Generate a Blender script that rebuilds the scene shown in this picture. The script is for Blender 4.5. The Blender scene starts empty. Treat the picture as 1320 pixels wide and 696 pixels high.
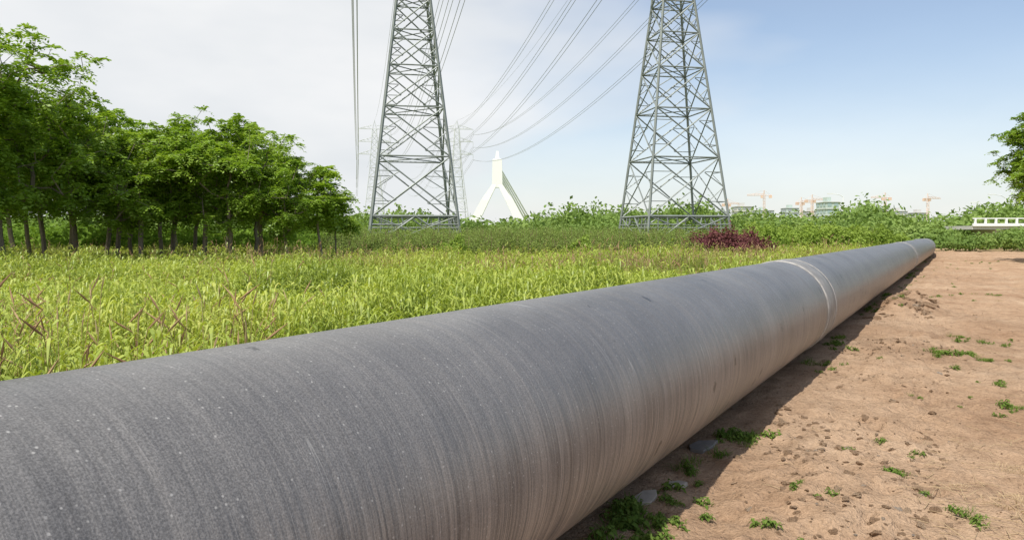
import bpy, math, numpy as np
from mathutils import Vector, Matrix
rng=np.random.default_rng(7)
scene=bpy.context.scene
CAMH=1.70
D=np.array([0.5004,0.8658]); L=np.array([0.8658,-0.5004])   # pipe direction / lateral (right of pipe)
R=0.65; LAT=-2.188

# ------------------------------------------------------------------ helpers
def link(o,parent=None):
    scene.collection.objects.link(o)
    if parent is not None: o.parent=parent
    return o
def empty(name,loc=(0,0,0)):
    e=bpy.data.objects.new(name,None); e.location=loc; link(e); return e
def mesh_np(name,v,f,mats,matidx=None,var=None,smooth=False):
    v=np.asarray(v,dtype=np.float32); f=np.asarray(f,dtype=np.int32)
    me=bpy.data.meshes.new(name)
    k=f.shape[1]
    me.vertices.add(len(v)); me.vertices.foreach_set('co',v.ravel())
    me.loops.add(f.size); me.loops.foreach_set('vertex_index',f.ravel())
    me.polygons.add(len(f)); me.polygons.foreach_set('loop_start',np.arange(0,f.size,k,dtype=np.int32))
    me.polygons.foreach_set('loop_total',np.full(len(f),k,dtype=np.int32))
    if not isinstance(mats,(list,tuple)): mats=[mats]
    for m in mats: me.materials.append(m)
    if matidx is not None: me.polygons.foreach_set('material_index',np.asarray(matidx,dtype=np.int32))
    me.polygons.foreach_set('use_smooth',np.full(len(f),smooth))
    me.update(calc_edges=True)
    if var is not None:
        a=me.attributes.new('var','FLOAT','POINT'); a.data.foreach_set('value',np.asarray(var,dtype=np.float32))
    me.validate()
    return me
def obj(name,me,parent=None,loc=(0,0,0)):
    o=bpy.data.objects.new(name,me); o.location=loc; return link(o,parent)

def hsh(ix,iy,s):
    h=np.sin(ix*127.1+iy*311.7+s*74.7)*43758.5453
    return h-np.floor(h)
def vnoise(x,y,s=0.0):
    xi=np.floor(x); yi=np.floor(y); fx=x-xi; fy=y-yi
    fx=fx*fx*(3-2*fx); fy=fy*fy*(3-2*fy)
    a=hsh(xi,yi,s); b=hsh(xi+1,yi,s); c=hsh(xi,yi+1,s); d=hsh(xi+1,yi+1,s)
    return (a*(1-fx)+b*fx)*(1-fy)+(c*(1-fx)+d*fx)*fy-0.5
def sstep(a,b,x):
    t=np.clip((x-a)/(b-a),0,1); return t*t*(3-2*t)
def lt(x,y): return x*L[0]+y*L[1], x*D[0]+y*D[1]
def gz(x,y):
    x=np.asarray(x,float); y=np.asarray(y,float)
    la,al=lt(x,y)
    r=np.hypot(x,y); near=1-sstep(60,160,r)
    z=0.10*vnoise(x*.25,y*.25,1)+0.07*vnoise(x*.8,y*.8,2)
    dirt=sstep(-2.4,-1.4,la)
    xr=x*.83+y*.56; yr=-x*.56+y*.83
    strip=np.exp(-((la+.7)/.9)**2)          # loosened soil beside the pipe
    rough=0.045*vnoise(xr*2.4,yr*2.4,3)+0.034*vnoise(x*5.3,y*5.3,4)+0.028*vnoise(xr*11,yr*11,5)+0.014*vnoise(x*24,y*24,6)+0.008*vnoise(xr*47,yr*47,7)
    rough=rough+.03*strip*(np.abs(vnoise(xr*7,yr*7,8))*2-.4)
    z=z+rough*(0.3+0.7*dirt)*(1+.5*strip)
    z=z-0.06*dirt*np.exp(-((la-1.5+.3*vnoise(al*.3,al*0,9))/.22)**2)-0.045*dirt*np.exp(-((la-3.1+.3*vnoise(al*.3,al*0,9))/.22)**2)
    z=z+0.07*np.exp(-((la+.75)/.38)**2)*(0.5+vnoise(al*.9,la,11))
    z=z+0.26*np.exp(-(((la+1.1)/.5)**2+((al-19.5)/2.4)**2))*(1+1.2*vnoise(x*3,y*3,12))
    z=z+0.9*sstep(6,12,la)*sstep(26,46,al)*(1-sstep(110,150,al))+.25*sstep(4.5,8,la)*sstep(12,24,al)*(1-sstep(110,150,al))
    z=z-0.05*np.exp(-((la-LAT)/.7)**2)
    return z*near*1.0-0.02
def P(u,v,Y=None):   # ground location seen in a given direction, used while surveying the site
    if Y is None: Y=CAMH/((v-300)/1000.)
    return (u-660)/1000.*Y, Y

# ------------------------------------------------------------------ node material helpers
def newmat(name):
    m=bpy.data.materials.new(name); m.use_nodes=True; nt=m.node_tree; nt.nodes.clear()
    return m,nt
def N(nt,t,**kw):
    n=nt.nodes.new(t)
    for k,v in kw.items(): setattr(n,k,v)
    return n
def ramp(nt,src,stops):
    r=N(nt,'ShaderNodeValToRGB'); e=r.color_ramp.elements
    while len(e)<len(stops): e.new(0.5)
    for i,(p,c) in enumerate(stops):
        e[i].position=p; e[i].color=(c[0],c[1],c[2],1) if len(c)==3 else c
    nt.links.new(src,r.inputs[0]); return r.outputs[0]
def noise(nt,vec,scale,detail=3,rough=.55):
    n=N(nt,'ShaderNodeTexNoise'); n.inputs['Scale'].default_value=scale; n.inputs['Detail'].default_value=detail
    n.inputs['Roughness'].default_value=rough
    if vec is not None: nt.links.new(vec,n.inputs['Vector'])
    return n.outputs[0]
def math_(nt,op,a,b=None,clamp=False):
    n=N(nt,'ShaderNodeMath',operation=op,use_clamp=clamp)
    for i,x in enumerate([a,b]):
        if x is None: continue
        if isinstance(x,(int,float)): n.inputs[i].default_value=x
        else: nt.links.new(x,n.inputs[i])
    return n.outputs[0]
def mixc(nt,fac,a,b,mode='MIX'):
    n=N(nt,'ShaderNodeMix',data_type='RGBA',blend_type=mode)
    for i,x in ((0,fac),(6,a),(7,b)):
        if isinstance(x,(int,float)): n.inputs[i].default_value=x
        elif isinstance(x,tuple): n.inputs[i].default_value=(x[0],x[1],x[2],1)
        else: nt.links.new(x,n.inputs[i])
    return n.outputs[2]
def out(nt,sh):
    o=N(nt,'ShaderNodeOutputMaterial'); nt.links.new(sh,o.inputs[0])
def foliage(name,cols,trans=.35,patch=.25,pscale=.35,rw=.25,vw=.55,gloss=0):
    m,nt=newmat(name)
    at=N(nt,'ShaderNodeAttribute',attribute_name='var')
    oi=N(nt,'ShaderNodeObjectInfo')
    a=math_(nt,'MULTIPLY',at.outputs['Fac'],vw)
    b=math_(nt,'MULTIPLY',oi.outputs['Random'],rw)
    if patch>=.2:
        geo=N(nt,'ShaderNodeNewGeometry'); pn=noise(nt,geo.outputs['Position'],pscale,1)
        c=math_(nt,'ADD',math_(nt,'MULTIPLY',math_(nt,'SUBTRACT',pn,.5),patch*4),.1)
    else: c=.12
    s=math_(nt,'ADD',math_(nt,'ADD',a,b),c,True)
    n=len(cols)
    col=ramp(nt,s,[(i/(n-1),cc) for i,cc in enumerate(cols)])
    p=N(nt,'ShaderNodeBsdfDiffuse'); nt.links.new(col,p.inputs[0])
    t=N(nt,'ShaderNodeBsdfTranslucent')
    nt.links.new(mixc(nt,1.0,col,(1.2,1.2,.6),'MULTIPLY'),t.inputs[0])
    mx=N(nt,'ShaderNodeMixShader'); mx.inputs[0].default_value=trans
    nt.links.new(p.outputs[0],mx.inputs[1]); nt.links.new(t.outputs[0],mx.inputs[2])
    sh=mx.outputs[0]
    if gloss:
        gl=N(nt,'ShaderNodeBsdfGlossy'); gl.inputs['Roughness'].default_value=.45; gl.inputs[0].default_value=(.8,.85,.8,1)
        m2=N(nt,'ShaderNodeMixShader'); m2.inputs[0].default_value=gloss
        nt.links.new(sh,m2.inputs[1]); nt.links.new(gl.outputs[0],m2.inputs[2]); sh=m2.outputs[0]
    out(nt,sh); return m
def simple(name,c,rough=.6,metal=0,var=.15,scale=3,c2=None):
    m,nt=newmat(name); tc=N(nt,'ShaderNodeTexCoord')
    n=noise(nt,tc.outputs['Object'],scale,3)
    c2=c2 or tuple(x*(1-var*2) for x in c)
    col=ramp(nt,n,[(.3,c2),(.7,c)])
    p=N(nt,'ShaderNodeBsdfPrincipled'); nt.links.new(col,p.inputs['Base Color']); p.inputs['Roughness'].default_value=rough
    p.inputs['Metallic'].default_value=metal; out(nt,p.outputs[0]); return m

M_leaf=foliage('tree_leaf',[(.10,.18,.02),(.24,.37,.04),(.42,.53,.085)],.42,.1,gloss=.04)
M_leafd=foliage('dark_leaf',[(.08,.15,.025),(.15,.25,.04),(.24,.35,.06)],.35,.12)
M_hedge=foliage('hedge_leaf',[(.12,.19,.055),(.20,.30,.08),(.31,.40,.13)],.3,.25,pscale=.12)  # leaf greens lightened, aerial haze painted into the colour
M_willow=foliage('willow_leaf',[(.14,.22,.045),(.26,.36,.07),(.38,.46,.13)],.35,.15)
M_purple=foliage('purple_leaf',[(.10,.035,.04),(.18,.07,.075),(.26,.13,.11)],.25,.1)
M_grass=foliage('grass_blade',[(.13,.18,.035),(.28,.33,.055),(.43,.45,.10),(.56,.52,.18)],.35,.27,vw=.62,gloss=.04)
M_grassy=foliage('grass_leaf',[(.16,.23,.035),(.31,.39,.06),(.45,.51,.10),(.56,.56,.16)],.38,.22,vw=.6,gloss=.04)
M_seed=foliage('seed_head',[(.28,.15,.09),(.42,.28,.16),(.54,.44,.26)],.2,.1)
M_reed=foliage('reed_leaf',[(.12,.155,.05),(.20,.27,.075),(.30,.37,.11)],.3,.15)
M_stem=foliage('reed_stem',[(.16,.11,.07),(.26,.19,.12),(.34,.27,.18)],.1,.1)
M_dry=foliage('dry_grass',[(.36,.26,.15),(.50,.38,.24),(.6,.48,.32)],.2,.1)
M_weed=foliage('weed_leaf',[(.08,.14,.03),(.14,.22,.045),(.24,.31,.08)],.35,.1)
M_bark=simple('bark',(.26,.21,.16),.9,scale=8)
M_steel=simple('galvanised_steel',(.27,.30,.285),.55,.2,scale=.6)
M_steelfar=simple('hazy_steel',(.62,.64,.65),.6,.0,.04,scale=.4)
M_wire=simple('conductor',(.36,.37,.39),.5,.2)
M_white=simple('white_paint',(.88,.88,.88),.5,0,.01)
M_conc=simple('concrete',(.58,.57,.55),.8,0,.05,scale=1.5)
M_crane=simple('crane_orange_hazed',(.76,.55,.44),.6,0,.04)  # orange washed out, distance haze is in the base colour
M_glass=simple('building_glass_hazed',(.36,.47,.48),.3,0,.05)  # far buildings: haze mixed into the glass colour
M_scaf=simple('scaffold_net_hazed',(.50,.58,.54),.8,0,.05,scale=.5)  # netting green paled to paint in the haze
M_win=simple('window_hazed',(.38,.41,.44),.4,0,.05)  # window tone lifted, painted haze of the far buildings

# ------------------------------------------------------------------ geometry generators
def beams(segs):
    V=[];F=[];n=0
    for p0,p1,w in segs:
        p0=Vector(p0);p1=Vector(p1); d=(p1-p0)
        if d.length<1e-6: continue
        d.normalize(); a=d.orthogonal().normalized(); b=d.cross(a); h=w/2
        for p in (p0,p1):
            for s,t in ((-1,-1),(1,-1),(1,1),(-1,1)):
                q=p+a*s*h+b*t*h; V.append(q[:])
        F+=[(n,n+1,n+5,n+4),(n+1,n+2,n+6,n+5),(n+2,n+3,n+7,n+6),(n+3,n,n+4,n+7),(n+3,n+2,n+1,n),(n+4,n+5,n+6,n+7)]
        n+=8
    return np.array(V),np.array(F)
def tubes(segs,k=6):
    s=np.array([np.r_[a,b,[r0,r1]] for a,b,r0,r1 in segs],float)
    p0=s[:,:3];p1=s[:,3:6];r0=s[:,6];r1=s[:,7]
    d=p1-p0; d/=np.linalg.norm(d,axis=1)[:,None]+1e-9
    ref=np.where(np.abs(d[:,2:3])<.9,np.array([[0,0,1.]]),np.array([[1.,0,0]]))
    a=np.cross(d,ref); a/=np.linalg.norm(a,axis=1)[:,None]; b=np.cross(d,a)
    th=np.arange(k)*2*np.pi/k
    c=np.cos(th)[None,:,None]; sn=np.sin(th)[None,:,None]
    ring=a[:,None]*c+b[:,None]*sn
    v0=p0[:,None]+ring*r0[:,None,None]; v1=p1[:,None]+ring*r1[:,None,None]
    V=np.concatenate([v0,v1],1).reshape(-1,3)
    base=(np.arange(len(s))*2*k)[:,None]; i=np.arange(k); j=(i+1)%k
    F=np.stack([base+i,base+j,base+k+j,base+k+i],-1).reshape(-1,4)
    return V,F
def unit(v): return v/(np.linalg.norm(v,axis=-1,keepdims=True)+1e-9)
def diamonds(c,a,b):
    V=np.stack([c-a,c+b,c+a,c-b],1).reshape(-1,3)
    F=np.arange(len(c)*4).reshape(-1,4); return V,F

def make_tree(name,seed,H,cr,trunk_r=.10,nclump=14,ntar=17,leafmat=None,base=.30,frond=.5,nf=7,lw=.5,tight=.2):
    r=np.random.default_rng(seed)
    c0=H*base; ctr=np.array([0,0,(c0+H)/2]); rz=(H-c0)/2
    cl=[]
    for i in range(nclump):
        for _ in range(30):
            d=unit(r.normal(size=3)); rad=r.uniform(.35,1.0)
            p=d*rad*np.array([cr,cr,rz])+ctr
            if all(np.linalg.norm(p-q)>cr*.42 for q in cl): break
        cl.append(p)
    cl=np.array(cl)
    tar=np.concatenate([c+r.normal(size=(ntar,3))*np.array([1,1,.55])*cr*tight*r.uniform(.6,1.35) for c in cl])
    nodes=[np.array([0,0,-.15])];par=[-1]
    lean=r.normal(size=2)*.07
    nt_=9
    for i in range(1,nt_+1):
        z=H*.72*i/nt_
        nodes.append(np.array([lean[0]*z+.05*r.normal()*(i/4),lean[1]*z+.05*r.normal()*(i/4),z])); par.append(i-1)
    order=np.argsort(np.linalg.norm(tar-np.array([0,0,c0]),axis=1))
    tips=[]
    for t in tar[order]:
        A=np.array(nodes[3:]); dd=np.linalg.norm(A-t,axis=1)+.55*np.maximum(0,A[:,2]-t[2]+.2)
        j=int(np.argmin(dd))+3; q=nodes[j]; dist=np.linalg.norm(t-q)
        ns=max(1,int(dist/.45)); last=j
        for s in range(1,ns+1):
            f=s/ns; p=q*(1-f)+t*f
            if s<ns: p=p+r.normal(size=3)*.05+np.array([0,0,.12*math.sin(f*3.14)*dist])
            nodes.append(p);par.append(last);last=len(nodes)-1
        tips.append(last)
    nn=len(nodes); cnt=np.zeros(nn)
    for t in tips: cnt[t]+=1
    for i in range(nn-1,0,-1): cnt[par[i]]+=cnt[i]
    rad=trunk_r*np.sqrt(np.maximum(cnt,1)/max(cnt[0],1))**.95; rad=np.maximum(rad,.008)
    segs=[(nodes[par[i]],nodes[i],rad[par[i]] if par[i]<=nt_ and i<=nt_ else min(rad[par[i]],rad[i]*1.35),rad[i]) for i in range(1,nn)]
    Vt,Ft=tubes(segs,6)
    T=np.array([nodes[i] for i in tips])
    T=np.repeat(T,nf,0); nF=len(T)
    az=r.uniform(0,2*np.pi,nF); el=r.uniform(-.35,.85,nF)
    dr=np.stack([np.cos(az)*np.cos(el),np.sin(az)*np.cos(el),np.sin(el)],1)
    outw=unit(T-ctr)*.35; dr=unit(dr+outw)
    ln=frond*r.uniform(.6,1.2,nF)
    clumpvar=r.uniform(0,1,nF)*.5+.5*np.repeat(r.uniform(0,1,len(tips)),nf)
    ns=5; s=(np.arange(ns)+.8)/ns
    p=T[:,None]+dr[:,None]*(ln[:,None,None]*s[None,:,None]); p[:,:,2]-=(ln[:,None]*.6*s[None]**2)
    tang=dr[:,None]*np.ones((1,ns,1)); tang[:,:,2]-=1.1*s[None]*.6; tang=unit(tang)
    side=unit(np.cross(tang,np.array([0,0,1.])[None,None])+1e-4)
    lsz=.19*frond/.5
    C=[];A=[];B=[];W=[]
    for sg in (-1,1):
        sd=unit(side*sg+tang*.35+r.normal(size=p.shape)*.22-np.array([0,0,.25]))
        hl=lsz*(1-.35*np.abs(s-.45))[None,:,None]*r.uniform(.75,1.2,(nF,1,1))*.5
        C.append(p+sd*hl); A.append(sd*hl); 
        wv=unit(tang-sd*np.sum(tang*sd,-1,keepdims=True)+r.normal(size=p.shape)*.25); B.append(wv*hl*lw)
        W.append(np.repeat(clumpvar[:,None],ns,1))
    C=np.concatenate(C).reshape(-1,3);A=np.concatenate(A).reshape(-1,3);B=np.concatenate(B).reshape(-1,3)
    W=np.concatenate(W).reshape(-1)
    W=np.clip(W*.8+r.uniform(0,.2,len(W)),0,1)
    Vl,Fl=diamonds(C,A,B)
    V=np.concatenate([Vt,Vl]); F=np.concatenate([Ft,Fl+len(Vt)])
    mi=np.r_[np.zeros(len(Ft)),np.ones(len(Fl))]; var=np.r_[np.zeros(len(Vt)),np.repeat(W,4)]
    return mesh_np(name,V,F,[M_bark,leafmat or M_leaf],mi,var)

def leaf_mass(name,blobs,n,size,mat,seed=0,parent=None):
    r=np.random.default_rng(seed)
    b=np.array(blobs,float)
    wt=(b[:,3]*b[:,5]+b[:,3]*b[:,4]); wt/=wt.sum()
    idx=r.choice(len(b),n,p=wt); q=b[idx]
    d=unit(r.normal(size=(n,3))); d[:,2]=np.abs(d[:,2])*r.choice([1,1,-.6],n)
    rad=1-.45*r.uniform(0,1,n)**1.6
    lump=1+.22*np.sin(d[:,0]*5+idx)+.18*np.sin(d[:,2]*7+idx*1.7)+.10*r.normal(size=n)
    c=q[:,:3]+d*q[:,3:6]*(rad*lump)[:,None]
    nrm=unit(d+r.normal(size=(n,3))*.7)
    a=unit(np.cross(nrm,r.normal(size=(n,3)))); bb=np.cross(nrm,a)
    s=size*r.uniform(.6,1.3,n)[:,None]
    V,F=diamonds(c,a*s,bb*s*.6)
    var=np.repeat(np.clip(.5*r.uniform(0,1,n)+.5*hsh(idx*1.,idx*2.,3),0,1),4)
    me=mesh_np(name,V,F,mat,None,var); return obj(name,me,parent)

def blades(r,n,rad,h,w,lean,seg=4):
    a=r.uniform(0,2*np.pi,n); rr=rad*np.sqrt(r.uniform(0,1,n))
    bx=rr*np.cos(a); by=rr*np.sin(a)
    az=a+r.normal(size=n)*.9; hh=h*r.uniform(.55,1.1,n); le=lean*r.uniform(.2,1.3,n); ww=w*r.uniform(.7,1.3,n)
    s=np.linspace(0,1,seg+1)[None]
    hor=(le*hh)[:,None]*s**1.8; z=hh[:,None]*(s-.35*le[:,None]*s**2.5)
    x=bx[:,None]+np.cos(az)[:,None]*hor; y=by[:,None]+np.sin(az)[:,None]*hor
    wd=ww[:,None]*(1-s)**.6*.5*(.4+.6*np.minimum(1,s*4+.3))+.0008
    tw=az[:,None]+np.pi/2+r.normal(size=(n,1))*.5
    sx=np.cos(tw)*wd; sy=np.sin(tw)*wd
    V=np.stack([np.stack([x-sx,y-sy,z],-1),np.stack([x+sx,y+sy,z],-1)],2)
    V=V.reshape(-1,3)
    base=(np.arange(n)*(seg+1)*2)[:,None]; k=np.arange(seg)*2
    F=np.stack([base+k,base+k+1,base+k+3,base+k+2],-1).reshape(-1,4)
    var=np.repeat(r.uniform(0,1,n),(seg+1)*2)
    return V,F,var
def stems_with_leaves(r,n,rad,h,leaf,lw,nl=9,seg=3,droop=.5,start=.15,lean=.12):
    Vs=[];Fs=[];vs=[];o=0
    for i in range(n):
        a=r.uniform(0,6.28); rr=rad*math.sqrt(r.uniform()); b=np.array([rr*math.cos(a),rr*math.sin(a),0])
        ln=np.array([r.normal()*lean,r.normal()*lean,1.])*h*r.uniform(.7,1.1)
        V,F=tubes([(b,b+ln,.004+h*.004,.002)],3); Vs.append(V);Fs.append(F+o);o+=len(V);vs.append(np.full(len(V),.3))
        s=np.linspace(start,1,nl)+r.normal(size=nl)*.02; az=np.arange(nl)*2.4+r.uniform(0,6.28)
        L0=leaf*r.uniform(.7,1.2,nl)*(1.1-.5*s)
        t=np.linspace(0,1,seg+1)[None]
        hor=L0[:,None]*t; up=L0[:,None]*(.75*t-(.75+droop)*t*t*.9)
        c=b[None]+ln[None]*s[:,None]
        x=c[:,0:1]+np.cos(az)[:,None]*hor; y=c[:,1:2]+np.sin(az)[:,None]*hor; z=c[:,2:3]+up
        wd=lw*.5*np.sin(np.pi*np.clip(t*.85+.12,0,1))**.8*np.ones((nl,1))+.0006
        sx=-np.sin(az)[:,None]*wd; sy=np.cos(az)[:,None]*wd
        V=np.stack([np.stack([x-sx,y-sy,z],-1),np.stack([x+sx,y+sy,z+wd*.4],-1)],2).reshape(-1,3)
        base=(np.arange(nl)*(seg+1)*2)[:,None]; k=np.arange(seg)*2
        F=np.stack([base+k,base+k+1,base+k+3,base+k+2],-1).reshape(-1,4)
        Vs.append(V);Fs.append(F+o);o+=len(V);vs.append(np.repeat(r.uniform(0,1,nl)*.6+r.uniform(0,.4),(seg+1)*2))
    return np.concatenate(Vs),np.concatenate(Fs),np.concatenate(vs)
def sticks(r,n,rad,h,w):
    segs=[]
    for i in range(n):
        a=r.uniform(0,6.28); rr=rad*math.sqrt(r.uniform()); b=np.array([rr*math.cos(a),rr*math.sin(a),0])
        segs.append((b,b+np.array([r.normal()*.06,r.normal()*.06,1.])*h*r.uniform(.6,1.1),w,w*.5))
    V,F=tubes(segs,4); return V,F,np.repeat(r.uniform(0,1,n),8)
def seedheads(r,n,rad,h,f=1.0):
    Vs=[];Fs=[];vs=[];o=0
    for i in range(n):
        a=r.uniform(0,6.28); rr=rad*math.sqrt(r.uniform()); b=np.array([rr*math.cos(a),rr*math.sin(a),0])
        ln=np.array([r.normal()*.18,r.normal()*.18,1.])*h*r.uniform(.75,1.1); t=b+ln
        tipd=np.array([ln[0]*.4+r.normal()*.02,ln[1]*.4+r.normal()*.02,.08])
        V,F=tubes([(b,t,.003*f,.002*f),(t,t+tipd*.4,.003*f,.007*f),(t+tipd*.4,t+tipd,.007*f,.001)],4)
        Vs.append(V);Fs.append(F+o);o+=len(V);vs.append(np.full(len(V),r.uniform()))
    return np.concatenate(Vs),np.concatenate(Fs),np.concatenate(vs)
def combine(name,parts):
    V=[];F=[];W=[];mi=[];mats=[];o=0
    for (v,f,w),m in parts:
        if m not in mats: mats.append(m)
        V.append(v);F.append(f+o);W.append(w);mi.append(np.full(len(f),mats.index(m)));o+=len(v)
    return mesh_np(name,np.concatenate(V),np.concatenate(F),mats,np.concatenate(mi),np.concatenate(W))

def scatter(name,pts,idx,scl,rot,meshes,tilt=None,sclz=None):
    coll=bpy.data.collections.new(name+'_kinds')
    for i,m in enumerate(meshes):
        o=bpy.data.objects.new('%s_kind_%02d'%(name,i),m); coll.objects.link(o)
    me=bpy.data.meshes.new(name); me.vertices.add(len(pts)); me.vertices.foreach_set('co',np.asarray(pts,np.float32).ravel())
    a=me.attributes.new('idx','INT','POINT'); a.data.foreach_set('value',np.asarray(idx,np.int32))
    S=np.stack([scl,scl,scl if sclz is None else sclz],1).astype(np.float32)
    a=me.attributes.new('scl','FLOAT_VECTOR','POINT'); a.data.foreach_set('vector',S.ravel())
    n=len(pts); tl=np.zeros((n,2)) if tilt is None else rng.normal(size=(n,2))*tilt
    Rr=np.stack([tl[:,0],tl[:,1],rot],1).astype(np.float32)
    a=me.attributes.new('rot','FLOAT_VECTOR','POINT'); a.data.foreach_set('vector',Rr.ravel())
    o=obj(name,me)
    ng=bpy.data.node_groups.new(name+'_gn','GeometryNodeTree')
    ng.interface.new_socket('Geometry',in_out='INPUT',socket_type='NodeSocketGeometry')
    ng.interface.new_socket('Geometry',in_out='OUTPUT',socket_type='NodeSocketGeometry')
    gi=ng.nodes.new('NodeGroupInput');go=ng.nodes.new('NodeGroupOutput')
    ci=ng.nodes.new('GeometryNodeCollectionInfo'); ci.inputs['Collection'].default_value=coll
    ci.inputs['Separate Children'].default_value=True; ci.inputs['Reset Children'].default_value=True
    ip=ng.nodes.new('GeometryNodeInstanceOnPoints'); ip.inputs['Pick Instance'].default_value=True
    def na(nm,dt):
        x=ng.nodes.new('GeometryNodeInputNamedAttribute'); x.data_type=dt; x.inputs[0].default_value=nm
        return [s for s in x.outputs if s.enabled and s.name=='Attribute'][0]
    ng.links.new(gi.outputs[0],ip.inputs['Points']); ng.links.new(ci.outputs[0],ip.inputs['Instance'])
    ng.links.new(na('idx','INT'),ip.inputs['Instance Index'])
    ng.links.new(na('scl','FLOAT_VECTOR'),ip.inputs['Scale'])
    er=ng.nodes.new('FunctionNodeEulerToRotation'); ng.links.new(na('rot','FLOAT_VECTOR'),er.inputs[0])
    ng.links.new(er.outputs[0],ip.inputs['Rotation'])
    ng.links.new(ip.outputs[0],go.inputs[0])
    md=o.modifiers.new('scatter','NODES'); md.node_group=ng
    return o

# ------------------------------------------------------------------ ground
def axis(n,ext,k,c):
    u=np.linspace(-1,1,n); return c+ext*np.sinh(k*u)/np.sinh(k)
la=axis(700,3500,8.8,.2); al=axis(700,3500,8.4,5.0)
LA,AL=np.meshgrid(la,al,indexing='ij')
X=LA*L[0]+AL*D[0]; Y=LA*L[1]+AL*D[1]; Z=gz(X,Y)
n1,n2=X.shape; V=np.stack([X,Y,Z],-1).reshape(-1,3)
i,j=np.meshgrid(np.arange(n1-1),np.arange(n2-1),indexing='ij'); b0=(i*n2+j).ravel()
F=np.stack([b0,b0+n2,b0+n2+1,b0+1],1)
m,nt=newmat('ground_soil')
geo=N(nt,'ShaderNodeNewGeometry'); pos=geo.outputs['Position']
dot=N(nt,'ShaderNodeVectorMath',operation='DOT_PRODUCT'); nt.links.new(pos,dot.inputs[0]); dot.inputs[1].default_value=(L[0],L[1],0)
dal=N(nt,'ShaderNodeVectorMath',operation='DOT_PRODUCT'); nt.links.new(pos,dal.inputs[0]); dal.inputs[1].default_value=(D[0],D[1],0)
n_big=noise(nt,pos,.5,4); n_mid=noise(nt,pos,4.5,4,.65); n_fine=noise(nt,pos,38,4,.7)
soil=ramp(nt,n_big,[(.3,(.38,.245,.155)),(.5,(.47,.32,.21)),(.72,(.55,.395,.27))])
soil=mixc(nt,.7,soil,ramp(nt,n_mid,[(.28,(.60,.57,.55)),(.5,(.97,.96,.95)),(.75,(1.14,1.15,1.16))]),'MULTIPLY')
soil=mixc(nt,.75,soil,ramp(nt,n_fine,[(.3,(.60,.58,.56)),(.48,(1,1,1)),(.7,(1.2,1.2,1.19))]),'MULTIPLY')
green=ramp(nt,n_mid,[(.3,(.12,.15,.03)),(.6,(.20,.24,.05)),(.8,(.30,.30,.10))])
edge=math_(nt,'ADD',dot.outputs['Value'],math_(nt,'MULTIPLY',math_(nt,'SUBTRACT',n_mid,.5),1.2))
mr=N(nt,'ShaderNodeMapRange'); nt.links.new(edge,mr.inputs[0]); mr.inputs[1].default_value=-2.9; mr.inputs[2].default_value=-2.3
mr2=N(nt,'ShaderNodeMapRange'); nt.links.new(dal.outputs['Value'],mr2.inputs[0]); mr2.inputs[1].default_value=130; mr2.inputs[2].default_value=80
mr3=N(nt,'ShaderNodeMapRange'); nt.links.new(edge,mr3.inputs[0]); mr3.inputs[1].default_value=60; mr3.inputs[2].default_value=25
dm=math_(nt,'MULTIPLY',math_(nt,'MULTIPLY',mr.outputs[0],mr2.outputs[0]),mr3.outputs[0])
col=mixc(nt,dm,green,soil)
p=N(nt,'ShaderNodeBsdfDiffuse'); nt.links.new(col,p.inputs[0])
hgt=math_(nt,'ADD',math_(nt,'MULTIPLY',n_mid,1.3),math_(nt,'MULTIPLY',n_fine,.55))
bp=N(nt,'ShaderNodeBump'); bp.inputs['Strength'].default_value=1.0; bp.inputs['Distance'].default_value=.07
nt.links.new(hgt,bp.inputs['Height']); nt.links.new(bp.outputs[0],p.inputs['Normal']); out(nt,p.outputs[0])
obj('ground',mesh_np('ground',V,F,m,smooth=True))

# ------------------------------------------------------------------ pipeline
m,nt=newmat('pipe_coating'); tc=N(nt,'ShaderNodeTexCoord'); ob=tc.outputs['Object']
def mapping(sc,rot=(0,0,0)):
    mp=N(nt,'ShaderNodeMapping'); nt.links.new(ob,mp.inputs[0]); mp.inputs['Scale'].default_value=sc; mp.inputs['Rotation'].default_value=rot; return mp.outputs[0]
s1=noise(nt,mapping((22,.5,.5),(0,0,.03)),1,4,.6)
s2=noise(nt,mapping((120,2.2,2.2),(0,.02,.03)),1,3,.65)
big=noise(nt,ob,1.1,5,.65); gr=noise(nt,ob,170,1,.6)
sep=N(nt,'ShaderNodeSeparateXYZ'); nt.links.new(ob,sep.inputs[0])
fl_=N(nt,'ShaderNodeMapRange'); nt.links.new(sep.outputs[2],fl_.inputs[0]); fl_.inputs[1].default_value=.55; fl_.inputs[2].default_value=-.2; fl_.inputs[3].default_value=.36; fl_.inputs[4].default_value=1.0
base=ramp(nt,big,[(.28,(.100,.098,.098)),(.5,(.134,.130,.128)),(.72,(.172,.166,.160))])
base=mixc(nt,fl_.outputs[0],base,ramp(nt,s1,[(.30,(.70,.70,.71)),(.5,(1,1,1)),(.70,(1.34,1.31,1.28))]),'MULTIPLY')
base=mixc(nt,fl_.outputs[0],base,ramp(nt,s2,[(.3,(.60,.60,.60)),(.5,(1,1,1)),(.72,(1.5,1.46,1.41))]),'MULTIPLY')
base=mixc(nt,.5,base,ramp(nt,gr,[(.32,(.45,.45,.45)),(.5,(1,1,1)),(.68,(1.7,1.7,1.7))]),'MULTIPLY')
rings=ramp(nt,noise(nt,mapping((34,.35,.35),(0,.01,-.02)),1,5,.8),[(.61,(0,0,0)),(.66,(1,1,1))])
base=mixc(nt,math_(nt,'MULTIPLY',rings,math_(nt,'MULTIPLY',fl_.outputs[0],.5)),base,(.36,.34,.32))
dn=N(nt,'ShaderNodeMapRange'); nt.links.new(sep.outputs[2],dn.inputs[0]); dn.inputs[1].default_value=.35; dn.inputs[2].default_value=-.45; dn.inputs[3].default_value=.0; dn.inputs[4].default_value=.9
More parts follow.
